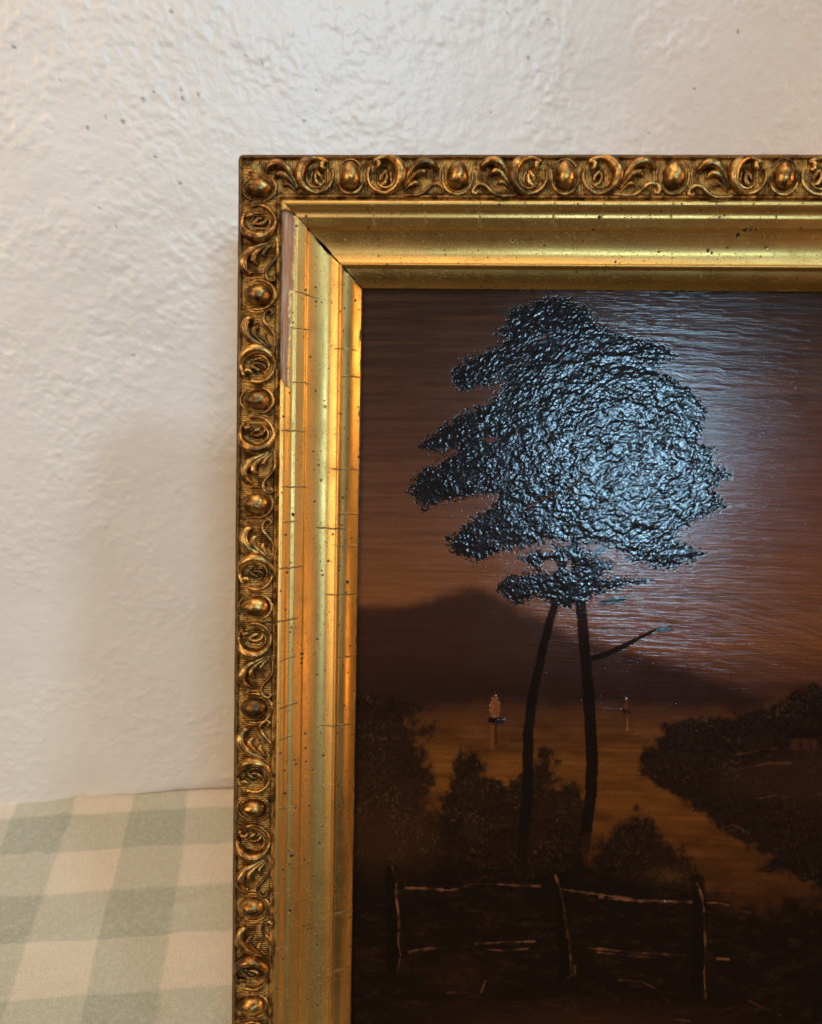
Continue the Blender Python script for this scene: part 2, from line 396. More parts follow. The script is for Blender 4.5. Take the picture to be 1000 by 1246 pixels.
def rail_map(kind):
    """s along, a across, h out (metres) -> frame coordinates"""
    if kind == 'left':   return lambda s, a, h: np.stack([a, -h, -s], -1)
    if kind == 'top':    return lambda s, a, h: np.stack([s, -h, -a], -1)
    if kind == 'right':  return lambda s, a, h: np.stack([W - a, -h, -s], -1)
    return lambda s, a, h: np.stack([s, -h, -(L - a)], -1)

CRACKS = {
  # (s, a0, a1, width, slant) millimetres
  'left': [(65.5, 28.0, 39.0, .55, 2.0), (83.5, 26.0, 36.0, .4, .3), (110.5, 27.0, 36.5, .4, 0.2), (135.0, 22.5, 33.6, .5, .2), (163.5, 23.5, 35, .5, .1), (181.5, 24, 31, .4, -.4), (205.0, 22.5, 33.5, .55, -.8),
           (232.5, 14.0, 31.0, .6, -1.6), (252, 23, 30.5, .45, -1.6), (276.5, 22.8, 32.0, .55, -2), (293, 23, 30, .4, -1.5), (328, 22.8, 30, .4, 1.5), (373, 22, 29, .5, .4), (402, 21.8, 28, .5, 2.0),
           (106.0, 51.0, 60, .5, 0), (125.5, 49, 52.0, .4, 0), (154.0, 46.5, 60, .45, .1), (177.5, 50.0, 60, .5, -.2), (184.5, 38.5, 55, .55, .6), (194.3, 50, 60, .45, 0), (219.5, 44, 60, .5, .1), (252.5, 51, 60, .45, 0), (288.5, 42, 60, .55, .7), (390.5, 50, 60, .45, 0.4), (422, 49, 60, .4, .4), (92, 47, 58, .4, .2)],
  'top': [(66.5, 23.5, 33.5, .55, .8), (92.0, 23.5, 31.5, .4, .3), (119.0, 22.5, 34.5, .5, .1), (155.0, 22.5, 31.0, .6, .2), (179.0, 22.5, 30.5, .45, .1), (212.0, 22.5, 29, .6, .1), (233, 22, 28, .4, .3), (262.5, 23, 30, .5, .2), (289, 22, 29, .4, -.2), (141, 22.2, 26, .4, .1), (250, 22.2, 25, .4, .1)],
  'right': [], 'bottom': []}
PITS = {'top': [(246.5, 35.0, 1.35), (249.0, 33.2, .9), (233.5, 41.5, .9), (175.5, 33.4, .8), (176.0, 36.0, .7), (158, 35.2, .6), (136.0, 37.5, .8), (205, 30.8, .6), (262, 40.2, .5)],
        'left': [(110.0 + 12, 42.5, .7), (249.5, 33, .5), (213, 55.0, 1.0), (218.5, 54.2, .8), (355, 29.5, 1.2), (384, 29, 1.0), (160, 41, .5), (305, 44, .8), (312, 39, .6), (330, 31, .7), (292, 35, .5)]}

def ornaments_for(kind, length):
    """egg positions (mm) along the rail with the family they belong to"""
    first = {'top': (55.7, 0), 'left': (68.3 - 52, 0), 'right': (68.3 - 52, 0), 'bottom': (55.7, 0)}[kind]
    out = []; s = first[0]; k = first[1]
    while s < length * 1000 - 12:
        out.append((s, k % 2)); s += EGG; k += 1
    return out

def build_rail(kind):
    length = {'left': L, 'right': L}.get(kind, W)
    fine = kind in ('left', 'top')
    ns = int(length * 1000 / (0.55 if fine else 2.2))
    a = PROF[:, 0] * 1e-3; h = PROF[:, 1] * 1e-3
    t = np.linspace(0, 1, ns)
    gap = 0.00005 + (0.00007 + 0.00035 * np.maximum(0, vn(PROF[:, 0] / 1.6, PROF[:, 0] * 0, 97))) * sstep(14, 26, PROF[:, 0]) + 0.0010 * np.exp(-((PROF[:, 0] - 40.5) / 3.2) ** 2) + 0.0005 * np.exp(-((PROF[:, 0] - 47) / 2.5) ** 2)
    if kind in ('right', 'bottom'): gap = gap * 0 + 0.0001
    g0 = gap if kind in ('left', 'top') else gap * 0 + 0.0001
    g1 = np.full_like(gap, 0.0001)
    S = (a + g0)[None, :] + t[:, None] * (length - 2 * a - g0 - g1)[None, :]
    A = np.repeat(a[None, :], ns, 0); Hh = np.repeat(h[None, :], ns, 0).copy()
    s = S * 1000; am = A * 1000
    edge_w = 0.00018 * fbm(s / 11, s * 0, 82, 4, 0.6) * (1 - sstep(1.0, 2.4, am)); A = A + edge_w - np.minimum(0, edge_w) * 0
    cr = np.exp(-np.maximum(0, s) / 1.1) * np.exp(-am / 1.1) * 0.0011; A = A + cr; S = S + cr                # worn corner
    surf = (np.arange(len(a)) > 5)[None, :] & (np.arange(len(a)) < NVIS)[None, :]
    # hand finished: slightly wavy
    Hh = Hh + surf * 0.00010 * fbm(s / 30, am / 9, 81, 2)
    # dished cups under the C scrolls, raised rings round the eggs
    band = sstep(2.6, 4.0, am) * (1 - sstep(17.2, 18.5, am))
    for se, fam in ornaments_for(kind, length):
        de = np.hypot((s - se), (am - BAND) * 0.80)
        Hh += band * 0.00032 * np.cos((de - 6.0) * 2.3) * np.exp(-((de - 8.5) / 3.0) ** 2)
        if fam == 0:
            for sg in (-1, 1):
                d = np.hypot(s - se - sg * 16.4, am - BAND)
                Hh -= band * 0.0022 * (1 - sstep(2.0, 6.2, d)) * (1 + 0.35 * vn(s * 1.1, am * 1.1, 83))
    crack = np.zeros_like(S)
    if fine:
        for cs, a0, a1, wd, sl in CRACKS[kind]:
            c = cs + sl * (am - a0) / (a1 - a0) + 0.35 * vn(am / 1.8, am * 0 + cs, 85)
            m = np.exp(-((s - c) / (wd * 0.62)) ** 2) * sstep(a0 - .8, a0 + .8, am) * (1 - sstep(a1 - 1.5, a1 + .6, am))
            crack = np.maximum(crack, m)
        Hh -= 0.00010 * crack
        for ps, pa, pr in PITS[kind]:
            d = np.hypot(s - ps, am - pa) + 0.25 * vn(s * 2, am * 2, 86)
            m = 1 - sstep(pr * 0.6, pr * 1.2, d); crack = np.maximum(crack, m); Hh -= 0.0003 * m
        # chipped edges along the mitre and the sight edge
        m = sstep(0.25, 0.5, fbm(s / 9, am / 1.5, 88, 3)) * sstep(58.6, 59.3, am)
        crack = np.maximum(crack, 0.8 * m)
        m = sstep(0.12, 0.35, fbm(s / 2.0, am / 2.0, 89, 3)) * (1 - sstep(0.4, 2.6, s - am)) * sstep(24, 28, am)
        crack = np.maximum(crack, 0.85 * m)
    attrs = {'crack': crack.ravel()}
    loss = None
    if kind == 'left':
        edge = np.where(s < 65.0, 27.5 + 0.5 * vn(s / 7, s * 0, 90), 25.9 + 0.7 * fbm(s / 12.0, s * 0, 95, 2)) + 0.45 * fbm(s / 1.6, s * 0, 91, 3)
        inside = (am > 21.3) & (am < edge) & (s > 26.5) & (s < 110.0 + 0.5 * (am - 21) + 1.3 * vn(am / 1.1, am * 0, 96))
        ins = inside.astype(float)
        Hh -= 0.0019 * ins * sstep(0.0, 0.8, edge - am) 
        Hh += 0.00022 * ins * fbm(s / 14, am / 1.0, 92, 3)
        gesso = np.clip(1 - sstep(0.35, 0.9, edge - am), 0, 1) + (1 - sstep(22.0, 22.8, am)) * 0.55 * sstep(-.4, .2, fbm(s / 12, am, 93, 2)) + sstep(0.15, 0.4, fbm(s / 16, am / 1.2, 94, 3)) * 0.18
        attrs['gesso'] = np.clip(gesso, 0, 1).ravel()
        loss = inside
    pos = rail_map(kind)(S, A, Hh) - off
    V = pos.reshape(-1, 3); n = len(a)
    Q = grid_quads(ns, n)
    back = np.arange(ns) * n
    Qb = np.stack([back[:-1] + n - 1, back[1:] + n - 1, back[1:], back[:-1]], -1)
    Q = np.concatenate([Q, Qb])
    uv = np.stack([S, A], -1).reshape(-1, 2)
    if kind in ('top', 'right'): pass
    if kind in ('left', 'bottom'): Q = Q[:, ::-1]
    names = {'left': 'side_rail', 'right': 'side_rail', 'top': 'top_rail', 'bottom': 'bottom_rail'}
    if loss is not None:
        fm = loss.ravel()[Q].sum(1) >= 3
        rail = quad_mesh(names[kind], V, Q[~fm], M_GILT, root, attrs, uv)
        p = quad_mesh('bare_wood_strip', V, Q[fm], M_BARE, rail, attrs, uv)
        p['label'] = 'pinkish bare wood strip where the gilt bead has broken away'
    else:
        rail = quad_mesh(names[kind], V, Q, M_GILT, root, attrs, uv)
    return rail
rails = {k: build_rail(k) for k in ('left', 'top', 'right', 'bottom')}

# ---- cast ornaments (millimetres: u along the rail, w outward from the band centre, n up from the ground)
def crom(P, n):
    P = np.asarray(P, float); k = len(P); out = []
    Pp = np.concatenate([2 * P[:1] - P[1:2], P, 2 * P[-1:] - P[-2:-1]])
    for q in np.linspace(0, k - 1, n):
        i = min(int(q), k - 2); t = q - i
        a, b, c, d = Pp[i], Pp[i + 1], Pp[i + 2], Pp[i + 3]
        out.append(0.5 * (2 * b + (c - a) * t + (2 * a - 5 * b + 4 * c - d) * t * t + (3 * b - a - 3 * c + d) * t ** 3))
    return np.array(out)

def sweep(path, n=26, sides=10, tall=1.0):
    """path rows: u, w, n, radius"""
    C = crom(path, n); p = C[:, :3]; r = np.maximum(C[:, 3], 0.12)
    t = np.gradient(p, axis=0); t /= np.linalg.norm(t, axis=1, keepdims=True) + 1e-9
    V = []; F_ = []
    up = np.array([0, 0, 1.0])
    # rounded ends
    p = np.concatenate([[p[0] - t[0] * r[0] * 0.8], [p[0] - t[0] * r[0] * 0.5], p, [p[-1] + t[-1] * r[-1] * 0.5], [p[-1] + t[-1] * r[-1] * 0.8]])
    r = np.concatenate([[r[0] * 0.15, r[0] * 0.75], r, [r[-1] * 0.75, r[-1] * 0.15]])
    t = np.concatenate([t[:1], t[:1], t, t[-1:], t[-1:]])
    for pi, ri, ti in zip(p, r, t):
        sd = np.cross(up, ti); sd /= np.linalg.norm(sd) + 1e-9; nn = np.cross(ti, sd)
        for k in range(sides):
            an = 2 * math.pi * k / sides
            V.append(pi + ri * (math.cos(an) * sd + tall * math.sin(an) * nn))
    m = len(p)
    for i in range(m - 1):
        for k in range(sides):
            a = i * sides + k; b = i * sides + (k + 1) % sides
            F_.append((a, b, b + sides, a + sides))
    F_.append(tuple(range(sides))[::-1]); F_.append(tuple((m - 1) * sides + k for k in range(sides)))
    return np.array(V), F_

def join(parts):
    V = []; F_ = []; n = 0
    for v, f in parts:
        V.append(v); F_ += [tuple(i + n for i in q) for q in f]; n += len(v)
    return np.concatenate(V), F_

def make_mesh(name, vf, flip=False):
    v, f = vf; v = np.array(v) * 1e-3
    if flip: v = v * np.array([-1, 1, 1]); f = [q[::-1] for q in f]
    me = bpy.data.meshes.new(name); me.from_pydata([tuple(p) for p in v], [], f)
    me.polygons.foreach_set('use_smooth', [True] * len(me.polygons)); me.materials.append(M_BRONZE); me.update()
    return me

def egg_shape(rx, ry, hz, seed):
    V = []; F_ = []; nr, na = 10, 28; r_ = np.random.default_rng(seed)
    for i in range(nr):
        q = (i / (nr - 1)) * math.pi * 0.5 * 1.12
        for k in range(na):
            an = 2 * math.pi * k / na
            c = math.sin(q)
            yy = math.sin(an) * ry * c * (1 + 0.06 * math.sin(an)) + 0.5 * (1 - i / nr)
            V.append((math.cos(an) * rx * c * (1 - 0.07 * math.sin(an)), yy, hz * math.cos(q) + 0.06 * r_.normal()))
    for i in range(nr - 1):
        for k in range(na):
            a = i * na + k; b = i * na + (k + 1) % na
            F_.append((a, a + na, b + na, b))
    return np.array(V), F_

def arc(cx, cy, rx, ry, a0, a1, n, rfun, zfun):
    out = []
    for q in np.linspace(0, 1, n):
        an = math.radians(a0 + (a1 - a0) * q)
        out.append((cx + rx * math.cos(an), cy + ry * math.sin(an), zfun(q), rfun(q)))
    return out

bell = lambda q: math.sin(math.pi * q)
# egg and the collar that cradles it
ME_EGG = [make_mesh('egg', egg_shape(4.7, 6.6, 4.3, 1)), make_mesh('egg', egg_shape(5.2, 6.5, 4.6, 2))]
ME_COLLAR = [make_mesh('egg_collar', join([sweep(arc(0, 0.2, 6.3, 8.1, 200, 340, 12, lambda q: 0.35 + 0.45 * bell(q), lambda q: 0.55), 34),
                                       sweep(arc(0, 0.3, 5.9, 7.8, 30, 150, 10, lambda q: 0.25 + 0.25 * bell(q), lambda q: 0.3), 24)])),
             make_mesh('egg_collar', join([sweep(arc(0, 0.2, 6.9, 8.2, 165, 375, 14, lambda q: 0.40 + 0.5 * bell(q), lambda q: 0.6), 40),
                                       sweep(arc(0, 0.6, 8.1, 8.3, 150, 215, 7, lambda q: 0.2 + 0.3 * bell(q), lambda q: 0.25), 16),
                                       sweep(arc(0, 0.6, 8.1, 8.3, -35, 30, 7, lambda q: 0.2 + 0.3 * bell(q), lambda q: 0.25), 16)]))]
# C scroll right of an egg (mirrored for the left): heavy on the far side, thin beside the egg, curled tip at the top
def cscroll():
    cx = 16.4
    main = []
    for q in np.linspace(0, 1, 22):
        an = math.radians(128 - 330 * q)                     # from the curled tip over the far side, under, back up beside the egg
        far = max(0.0, math.cos(an)) ** 0.8
        thick = 0.85 + 2.35 * far * (0.75 + 0.25 * math.sin(an * 1.0)) + 0.35 * math.exp(-((q - 0.0) / 0.08) ** 2)
        rad = 7.3 - 1.1 * far
        main.append((cx + 1.13 * rad * math.cos(an), 0.1 + (rad + 0.7) * math.sin(an), 0.55 + 0.9 * far, thick))
    a = sweep(main, 64, 12, 1.15)
    tip = sweep([(cx - 4.2, 6.6, .9, .9), (cx - 3.0, 5.0, 1.3, 1.25), (cx - 3.6, 3.3, 1.2, 1.0), (cx - 4.6, 3.2, .9, .6)], 16)
    hair = sweep(arc(cx - .1, 0, 4.4, 5.2, -150, 20, 9, lambda q: 0.25 + 0.35 * bell(q), lambda q: 0.0), 26)
    over = sweep(arc(cx + .2, 0.2, 8.9, 8.7, 75, -60, 9, lambda q: 0.2 + 0.35 * bell(q), lambda q: 0.3), 26)
    return join([a, tip, hair, over])
def cupleaf():
    cx = 16.4
    return join([sweep([(cx - 3.6, -2.6, -1.3, .5), (cx - 2.2, -3.4, -.9, .95), (cx - .3, -2.2, -.6, 1.15), (cx + .5, .2, -.5, 1.0), (cx + .1, 2.4, -.6, .6)], 22, 8),
                 sweep([(cx - 2.6, -.6, -1.5, .9), (cx - 1.8, 1.6, -1.5, 1.5), (cx + .2, 3.2, -1.5, 1.2)], 16, 8),
                 sweep([(cx + 2.3, -2.6, -1.4, .5), (cx + 2.5, .2, -1.1, .8), (cx + 1.9, 2.8, -1.2, .5)], 14, 8)])
# acanthus sprig curling from the scroll's foot towards the next egg
def sprig():
    return join([sweep([(24.6, -5.0, .2, .6), (26.6, -.5, .9, 1.3), (29.2, 3.6, 1.5, 2.0), (33.0, 6.0, 1.9, 2.3), (36.6, 5.7, 1.7, 2.0), (38.8, 3.9, 1.2, 1.5), (38.6, 2.6, .7, .9)], 34, 10),
                 sweep([(25.4, -5.0, .2, .5), (27.8, -1.6, .8, 1.1), (30.6, 1.2, 1.3, 1.55), (33.4, 1.7, 1.4, 1.5), (34.9, .2, .8, .9)], 24, 10),
                 sweep([(25.4, -6.4, .2, .5), (27.6, -4.2, .7, .9), (29.8, -3.0, .9, 1.15), (31.3, -3.6, .6, .7)], 18, 8)])
def volute():
    return sweep([(22.6, -8.0, .3, .55), (26.5, -8.7, .5, .75), (31.0, -8.6, .6, .85), (34.2, -6.6, .7, .9), (36.8, -4.3, .8, .95), (39.6, -3.5, .8, .95),
                  (42.0, -4.7, .8, .95), (42.8, -6.8, .7, .9), (41.6, -7.9, .7, .85), (40.4, -7.0, .7, .7)], 54, 9)
ME = {'c_scroll': [make_mesh('c_scroll', cscroll(), f) for f in (False, True)],
      'cup_leaf': [make_mesh('cup_leaf', cupleaf(), f) for f in (False, True)],
      'acanthus_sprig': [make_mesh('acanthus_sprig', sprig(), f) for f in (False, True)],
      'volute': [make_mesh('volute', volute(), f) for f in (False, True)]}
AX = {'top': ((1, 0, 0), (0, 0, 1)), 'left': ((0, 0, 1), (-1, 0, 0)), 'right': ((0, 0, -1), (1, 0, 0)), 'bottom': ((-1, 0, 0), (0, 0, -1))}
def put(kind, me, name, s_mm):
    u, w = (Vector(q) for q in AX[kind]); n = Vector((0, -1, 0))
    p = rail_map(kind)(np.array(s_mm * 1e-3), np.array(BAND * 1e-3), np.array(-0.00135)) - off
    j = rng.normal(size=4)
    rot = Matrix((u, w, n)).transposed().to_4x4()
    o = bpy.data.objects.new(name, me); COL.objects.link(o); o.parent = rails[kind]
    o.matrix_local = Matrix.Translation(Vector(p) + u * 0.00012 * j[0] + w * 0.00012 * j[1]) @ rot @ Matrix.Rotation(0.018 * j[2], 4, 'Z') @ Matrix.Scale(1 + 0.018 * j[3], 4) @ Matrix.Diagonal((1.06, 1.06, 1.22 + 0.10 * rng.normal(), 1))
    return o
for kind in rails:
    length = (L if kind in ('left', 'right') else W) * 1000
    sgn = 1 if kind in ('top', 'right') else -1            # direction of u along s
    if kind == 'right': sgn = 1
    if kind == 'bottom': sgn = -1
    for se, fam in ornaments_for(kind, length / 1000):
        put(kind, ME_EGG[fam], 'egg', se); put(kind, ME_COLLAR[fam], 'egg_collar', se)
        if fam == 0:
            for i, sd in enumerate((1, -1)):
                ds = sgn * sd
                if 18 < se + ds * 16.4 < length - 18:
                    put(kind, ME['c_scroll'][i], 'c_scroll', se); put(kind, ME['cup_leaf'][i], 'cup_leaf', se)
                if 16 < se + ds * 30 < length - 16:
                    put(kind, ME['acanthus_sprig'][i], 'acanthus_sprig', se)
                if 26 < se + ds * 34 < length - 26:
                    put(kind, ME['volute'][i], 'volute', se)

# ------------------------------------------------------------------ the painting
# outlines were traced in sketch units; HOM turns them into millimetres from the painting's upper left sight corner
HOM = np.array([[0.43364996, 0.00668253, -193.9832863], [-0.00329046, 0.42681054, -149.0066411], [4.82961983e-05, -4.77598316e-05, 1.0]])
def mmp(pts):
    p = np.concatenate([np.asarray(pts, float), np.ones((len(pts), 1))], 1) @ HOM.T
    return p[:, :2] / p[:, 2:]

FOLIAGE = [(669,362),(640,369),(623,378),(611,401),(604,407),(618,413),(594,427),(568,436),(547,453),(559,476),(580,469),(611,465),(610,476),(594,492),(565,502),(530,523),(508,543),(524,551),(556,547),(536,563),(507,575),(497,595),(513,619),(536,611),(565,604),(606,601),(600,615),(571,633),(543,656),(550,673),(580,684),(611,669),(652,663),(669,657),(704,660),(745,666),(774,684),(803,692),(843,683),(856,674),(826,657),(822,648),(849,633),(883,615),(867,596),(889,577),(867,566),(868,546),(849,537),(860,497),(838,473),(797,450),(822,430),(791,415),(745,404),(722,392),(712,375),(687,362)]
CLUSTER = [(646,672),(680,664),(704,664),(745,688),(733,701),(793,706),(745,718),(722,724),(710,739),(675,737),(652,724),(629,736),(604,720),(611,704),(652,697),(638,678)]
HILL = [(420,741),(470,738),(520,731),(570,716),(600,724),(640,746),(700,774),(760,792),(830,812),(900,838),(940,852),(900,866),(800,858),(700,858),(600,856),(520,862),(420,868)]
BUSH_L = [(420,846),(478,848),(510,855),(514,870),(500,884),(526,886),(511,901),(519,925),(530,946),(521,976),(560,1000),(560,1120),(420,1120)]
BUSH_M = [(548,931),(560,915),(577,912),(588,925),(590,943),(611,950),(632,943),(650,925),(658,911),(674,922),(670,951),(690,954),(708,960),(712,1000),(712,1090),(530,1090),(535,990)]
BUSH_R = [(720,1040),(730,1026),(745,1009),(774,986),(797,997),(806,1023),(828,1034),(846,1062),(850,1100),(720,1110)]
LAND_R = [(774,922),(801,900),(804,884),(842,873),(891,870),(924,864),(951,853),(967,840),(984,834),(1010,838),(1200,830),(1200,1110),(1000,1080),(960,1066),(918,1060),(937,1043),(913,1031),(869,1001),(842,982),(809,965),(780,942)]
MEADOW = [(880,948),(930,926),(965,916),(1010,914),(1200,915),(1200,985),(1000,985),(930,972),(870,962)]
FORE = [(400,1052),(520,1050),(640,1060),(720,1046),(850,1090),(900,1104),(960,1098),(1200,1085),(1200,1400),(400,1400)]
TRUNK_A = [(690,668,5),(681,700,5),(675.6,731,5.5),(660,789,6),(647,850,7),(642,893,7.5),(642,951,8),(637,1020,8),(634,1066,9)]
TRUNK_B = [(698,640,5),(699,690,6),(706,734,7),(711,792,7.5),(716,850,8),(720,922,9),(719,966,8.5),(713,1009,8),(706,1060,9)]
BRANCH = [(716,803,4),(735,797,4),(762,785,3.5),(780,775,2.5),(796,768,2)]
DABS = [(747,731,17,4,-12),(806,766,14,3.5,-4),(640,682,13,3,20),(728,672,12,5,-50)]
FENCE = [ # highlight strokes: points, half width
  ([(478,1056),(483,1072),(482,1088),(486,1117),(485,1146),(488,1163),(484,1183)],1.3), ([(494,1081),(515,1081),(546,1084),(575,1076),(600,1076),(656,1079)],1.4),
  ([(498,1158),(515,1155),(528,1154)],1.7), ([(578,1149),(610,1147),(650,1146)],1.1), ([(592,1156),(615,1157),(642,1155)],1.0),
  ([(675,1066),(681,1082),(685,1100),(688,1126),(692,1146),(694,1170),(694,1188)],1.5), ([(690,1190),(698,1186),(699,1176)],1.4), ([(686,1083),(700,1085),(728,1089),(776,1096),(840,1098)],1.6),
  ([(728,1092),(760,1096),(790,1098)],0.9), ([(709,1154),(738,1156),(776,1160),(834,1163)],1.4), ([(726,1159),(760,1163),(800,1166)],1.0),
  ([(848,1076),(854,1090),(856,1107),(858,1158),(856.5,1187),(858,1216)],1.3), ([(861,1099),(875,1099),(886,1102)],1.2), ([(895,1107),(914,1112)],1.0), ([(872,1167),(886,1168)],1.0)]
STROKES = [ # other pale strokes
  ([(885,941),(910,934),(934,929),(962,929)],1.3,.45), ([(896,919),(930,912),(948,911)],1.0,.35), ([(921,972),(935,970),(948,967),(956,972)],.9,.45), ([(985,970),(998,967)],.9,.4), ([(920,952),(938,951)],.9,.3),
  ([(880,1007),(892,1004),(904,1010)],1.0,.4), ([(866,1018),(880,1021)],.8,.4), ([(752,1193),(780,1195),(800,1205),(814,1221)],.9,.45), ([(822,1241),(838,1243)],.9,.5), ([(543,1208),(558,1209),(570,1209)],1.0,.5),
  ([(590,1194),(587,1202),(585,1208)],1.2,.55), ([(910,1218),(930,1228),(950,1236)],1.0,.3), ([(480,497),(520,494),(575,491),(600,490)],.8,.22), ([(455,503),(500,501)],.6,.15), ([(440,1158),(457,1154)],.9,.3),
  ([(600,745),(640,752),(690,742)],.8,.25), ([(735,752),(760,765),(800,790)],.8,.2)]

def seg_dist(X, Y, pts):
    """distance to a polyline (and the parameter-interpolated radius if given)"""
    best = np.full(X.shape, 1e9); rad = np.zeros(X.shape)
    for (p, q) in zip(pts[:-1], pts[1:]):
        dx, dy = q[0] - p[0], q[1] - p[1]
        t = np.clip(((X - p[0]) * dx + (Y - p[1]) * dy) / (dx * dx + dy * dy + 1e-9), 0, 1)
        d = np.hypot(X - p[0] - t * dx, Y - p[1] - t * dy)
        m = d < best; best = np.where(m, d, best)
        if len(p) > 2: rad = np.where(m, p[2] + t * (q[2] - p[2]), rad)
    return best, rad

def poly_sd(X, Y, poly):
    """signed distance, positive inside (mm)"""
    P = list(map(tuple, poly)); inside = np.zeros(X.shape, bool)
    for (x0, y0), (x1, y1) in zip(P, P[1:] + P[:1]):
        c = (y0 > Y) != (y1 > Y)
        inside ^= c & (X < (x1 - x0) * (Y - y0) / ((y1 - y0) if y1 != y0 else 1e-9) + x0)
    d, _ = seg_dist(X, Y, P + P[:1])
    return np.where(inside, d, -d)

def build_painting():
    cell = 0.41
    xs = np.concatenate([np.arange(-2.0, 256.0, cell), np.arange(256.5, 302.5, 1.5)]); ys = np.arange(-2.0, 407.01, cell)
    X, Y = np.meshgrid(xs, ys, indexing='ij')
    # sketch units of each point, for the vertical colour scheme
    Hi = np.linalg.inv(HOM); den = Hi[2, 0] * X + Hi[2, 1] * Y + Hi[2, 2]
    PX = (Hi[0, 0] * X + Hi[0, 1] * Y + Hi[0, 2]) / den; PY = (Hi[1, 0] * X + Hi[1, 1] * Y + Hi[1, 2]) / den
    w1 = fbm(X / 9, Y / 9, 120, 3); w2 = fbm(X / 9, Y / 9, 130, 3)
    streak = fbm(X / 45, Y / 1.6, 140, 4, 0.6); broad = fbm(X / 60, Y / 14, 150, 3)
    yy = PY + 10 * broad + 5 * streak
    stops = np.array([350, 440, 540, 620, 700, 790, 840, 870, 930, 990, 1080, 1250])
    cols = lin([(44,31,24), (56,38,28), (70,45,33), (86,55,38), (100,61,35), (98,57,30), (58,31,20), (66,37,18), (90,52,18), (86,48,16), (60,32,12), (40,22,9)])
    c = np.stack([np.interp(yy, stops, cols[:, k]) for k in range(3)], -1)
    red = np.exp(-((PX - 930) / 170) ** 2 - ((PY - 600) / 120) ** 2)[..., None]
    c = c * (1 - 0.4 * red) + 0.4 * red * lin((92, 50, 42))
    c *= (1 + 0.32 * streak)[..., None]
    am_ = np.clip(fbm(X / 55, (Y + 0.03 * X) / 2.6, 320, 4, 0.6) - 0.05, 0, 1)[..., None] * 0.28 * (PY < 830)[..., None]; c = c * (1 - am_) + am_ * lin((112, 73, 44))
    c *= (0.95 + 0.05 * sstep(430, 640, PX))[..., None] ** np.where(PY < 700, 1, 0)[..., None]
    h = 0.012 * streak + 0.016 * fbm(X / 20, Y / 0.9, 160, 3)
    # thick swirled strokes of the lower sky
    zone = np.exp(-((PY - 772) / 55) ** 2) * sstep(590, 860, PX)
    dir_y = Y - 0.16 * X - 6.0 * np.sin(X / 38.0) * sstep(590, 760, PX)
    swirl = fbm(X / 26, dir_y / 1.7, 170, 3, 0.55)
    h += zone * 0.12 * swirl
    zone2 = np.exp(-((PY - 640) / 120) ** 2) * sstep(780, 900, PX)
    h += zone2 * 0.10 * fbm(X / 52, (Y - 0.05 * X + 1.5 * w1) / 2.2, 180, 5, 0.65)
    zone3 = np.exp(-((PY - 430) / 80) ** 2) * sstep(660, 760, PX)
    h += zone3 * 0.11 * fbm(X / 46, (Y - 0.10 * X + 1.5 * w1) / 2.2, 190, 5, 0.65)
    c *= (1 + 0.35 * zone * swirl)[..., None]
    gloss = np.full(X.shape, 0.165) + 0.03 * w1; bris = np.full(X.shape, 0.75) + 0.5 * zone
    def over(poly, col, soft, warp, wscale=1.0, amount=1.0, seed=0):
        nonlocal c
        m_ = mmp(poly)
        sel = (X > m_[:, 0].min() - 12) & (X < m_[:, 0].max() + 12) & (Y > m_[:, 1].min() - 12) & (Y < m_[:, 1].max() + 12)
        sd = np.full(X.shape, -50.0)
        sd[sel] = poly_sd(X[sel], Y[sel], m_) + warp * fbm(X[sel] / (4.5 * wscale), Y[sel] / (4.5 * wscale), 200 + seed, 4, 0.6)
        m = sstep(-soft, soft, sd) * amount
        col = lin(col) if not isinstance(col, np.ndarray) else col
        c = c * (1 - m[..., None]) + col * m[..., None]
        return m
    m = over(HILL, (33, 18, 15), 4.6, 3.0, 3.0, 0.86, 1); h *= 1 - 0.75 * m; bris *= 1 - 0.5 * m
    low = sstep(850, 900, PY); bris *= 1 - 0.6 * low; h *= 1 - 0.5 * low; c *= (1 + low * 0.45 * fbm(X / 16, Y / 6, 330, 3))[..., None]
    # lower edge of the hill dissolves into the water
    speck = lambda s, sc: np.maximum(0, fbm(X / sc, Y / sc, s, 3, 0.7))
    veg = np.zeros(X.shape)
    tuft = fbm(X / 1.5, Y / 1.9, 230, 3, 0.65)
    for k, (poly, col, soft, wp, am) in enumerate(((LAND_R, (20, 12, 9), 2.6, 4.5, .93), (MEADOW, (44, 25, 12), 5.0, 5.0, .65), (BUSH_L, (25, 15, 9), 4.5, 8.0, .90), (BUSH_M, (21, 13, 8), 2.6, 6.5, .92), (BUSH_R, (21, 13, 8), 3.2, 6.5, .90), (FORE, (19, 11, 7), 7.0, 9.0, .95))):
        m = over(poly, col, soft, wp, 1.0, am, 5 + k)
        if k in (0, 2, 3, 4):
            h += m * 0.10 * tuft * (0.35 if k == 2 else 0.8); bris *= (1 - 0.7 * m)
            veg = np.maximum(veg, m); c *= (1 + 0.6 * m * tuft)[..., None]
            lf = (m * np.maximum(0, vn(X / 1.2, Y / 1.4, 300 + k)) ** 2 * np.maximum(0, fbm(X / 11, Y / 9, 310 + k, 2) + 0.15))[..., None] * 1.2; c = c + lf * lin((66, 48, 26))
    fo = (m * np.maximum(0, fbm(X / 9 + 0.5 * w1, Y / 3.4 + 0.8 * w2, 350, 4, 0.65)))[..., None]; c = c + 0.32 * fo * (0.6 + 0.8 * (tuft[..., None] > 0)) * lin((58, 36, 18)); h += m * 0.07 * fbm(X / 6, Y / 2.2, 352, 3)
    # brown glow in the left foreground, and earth at the lower edge
    g = np.exp(-((PX - 470) / 60) ** 2 - ((PY - 1020) / 40) ** 2)[..., None] * 0.45
    c = c * (1 - g) + g * lin((58, 33, 14))
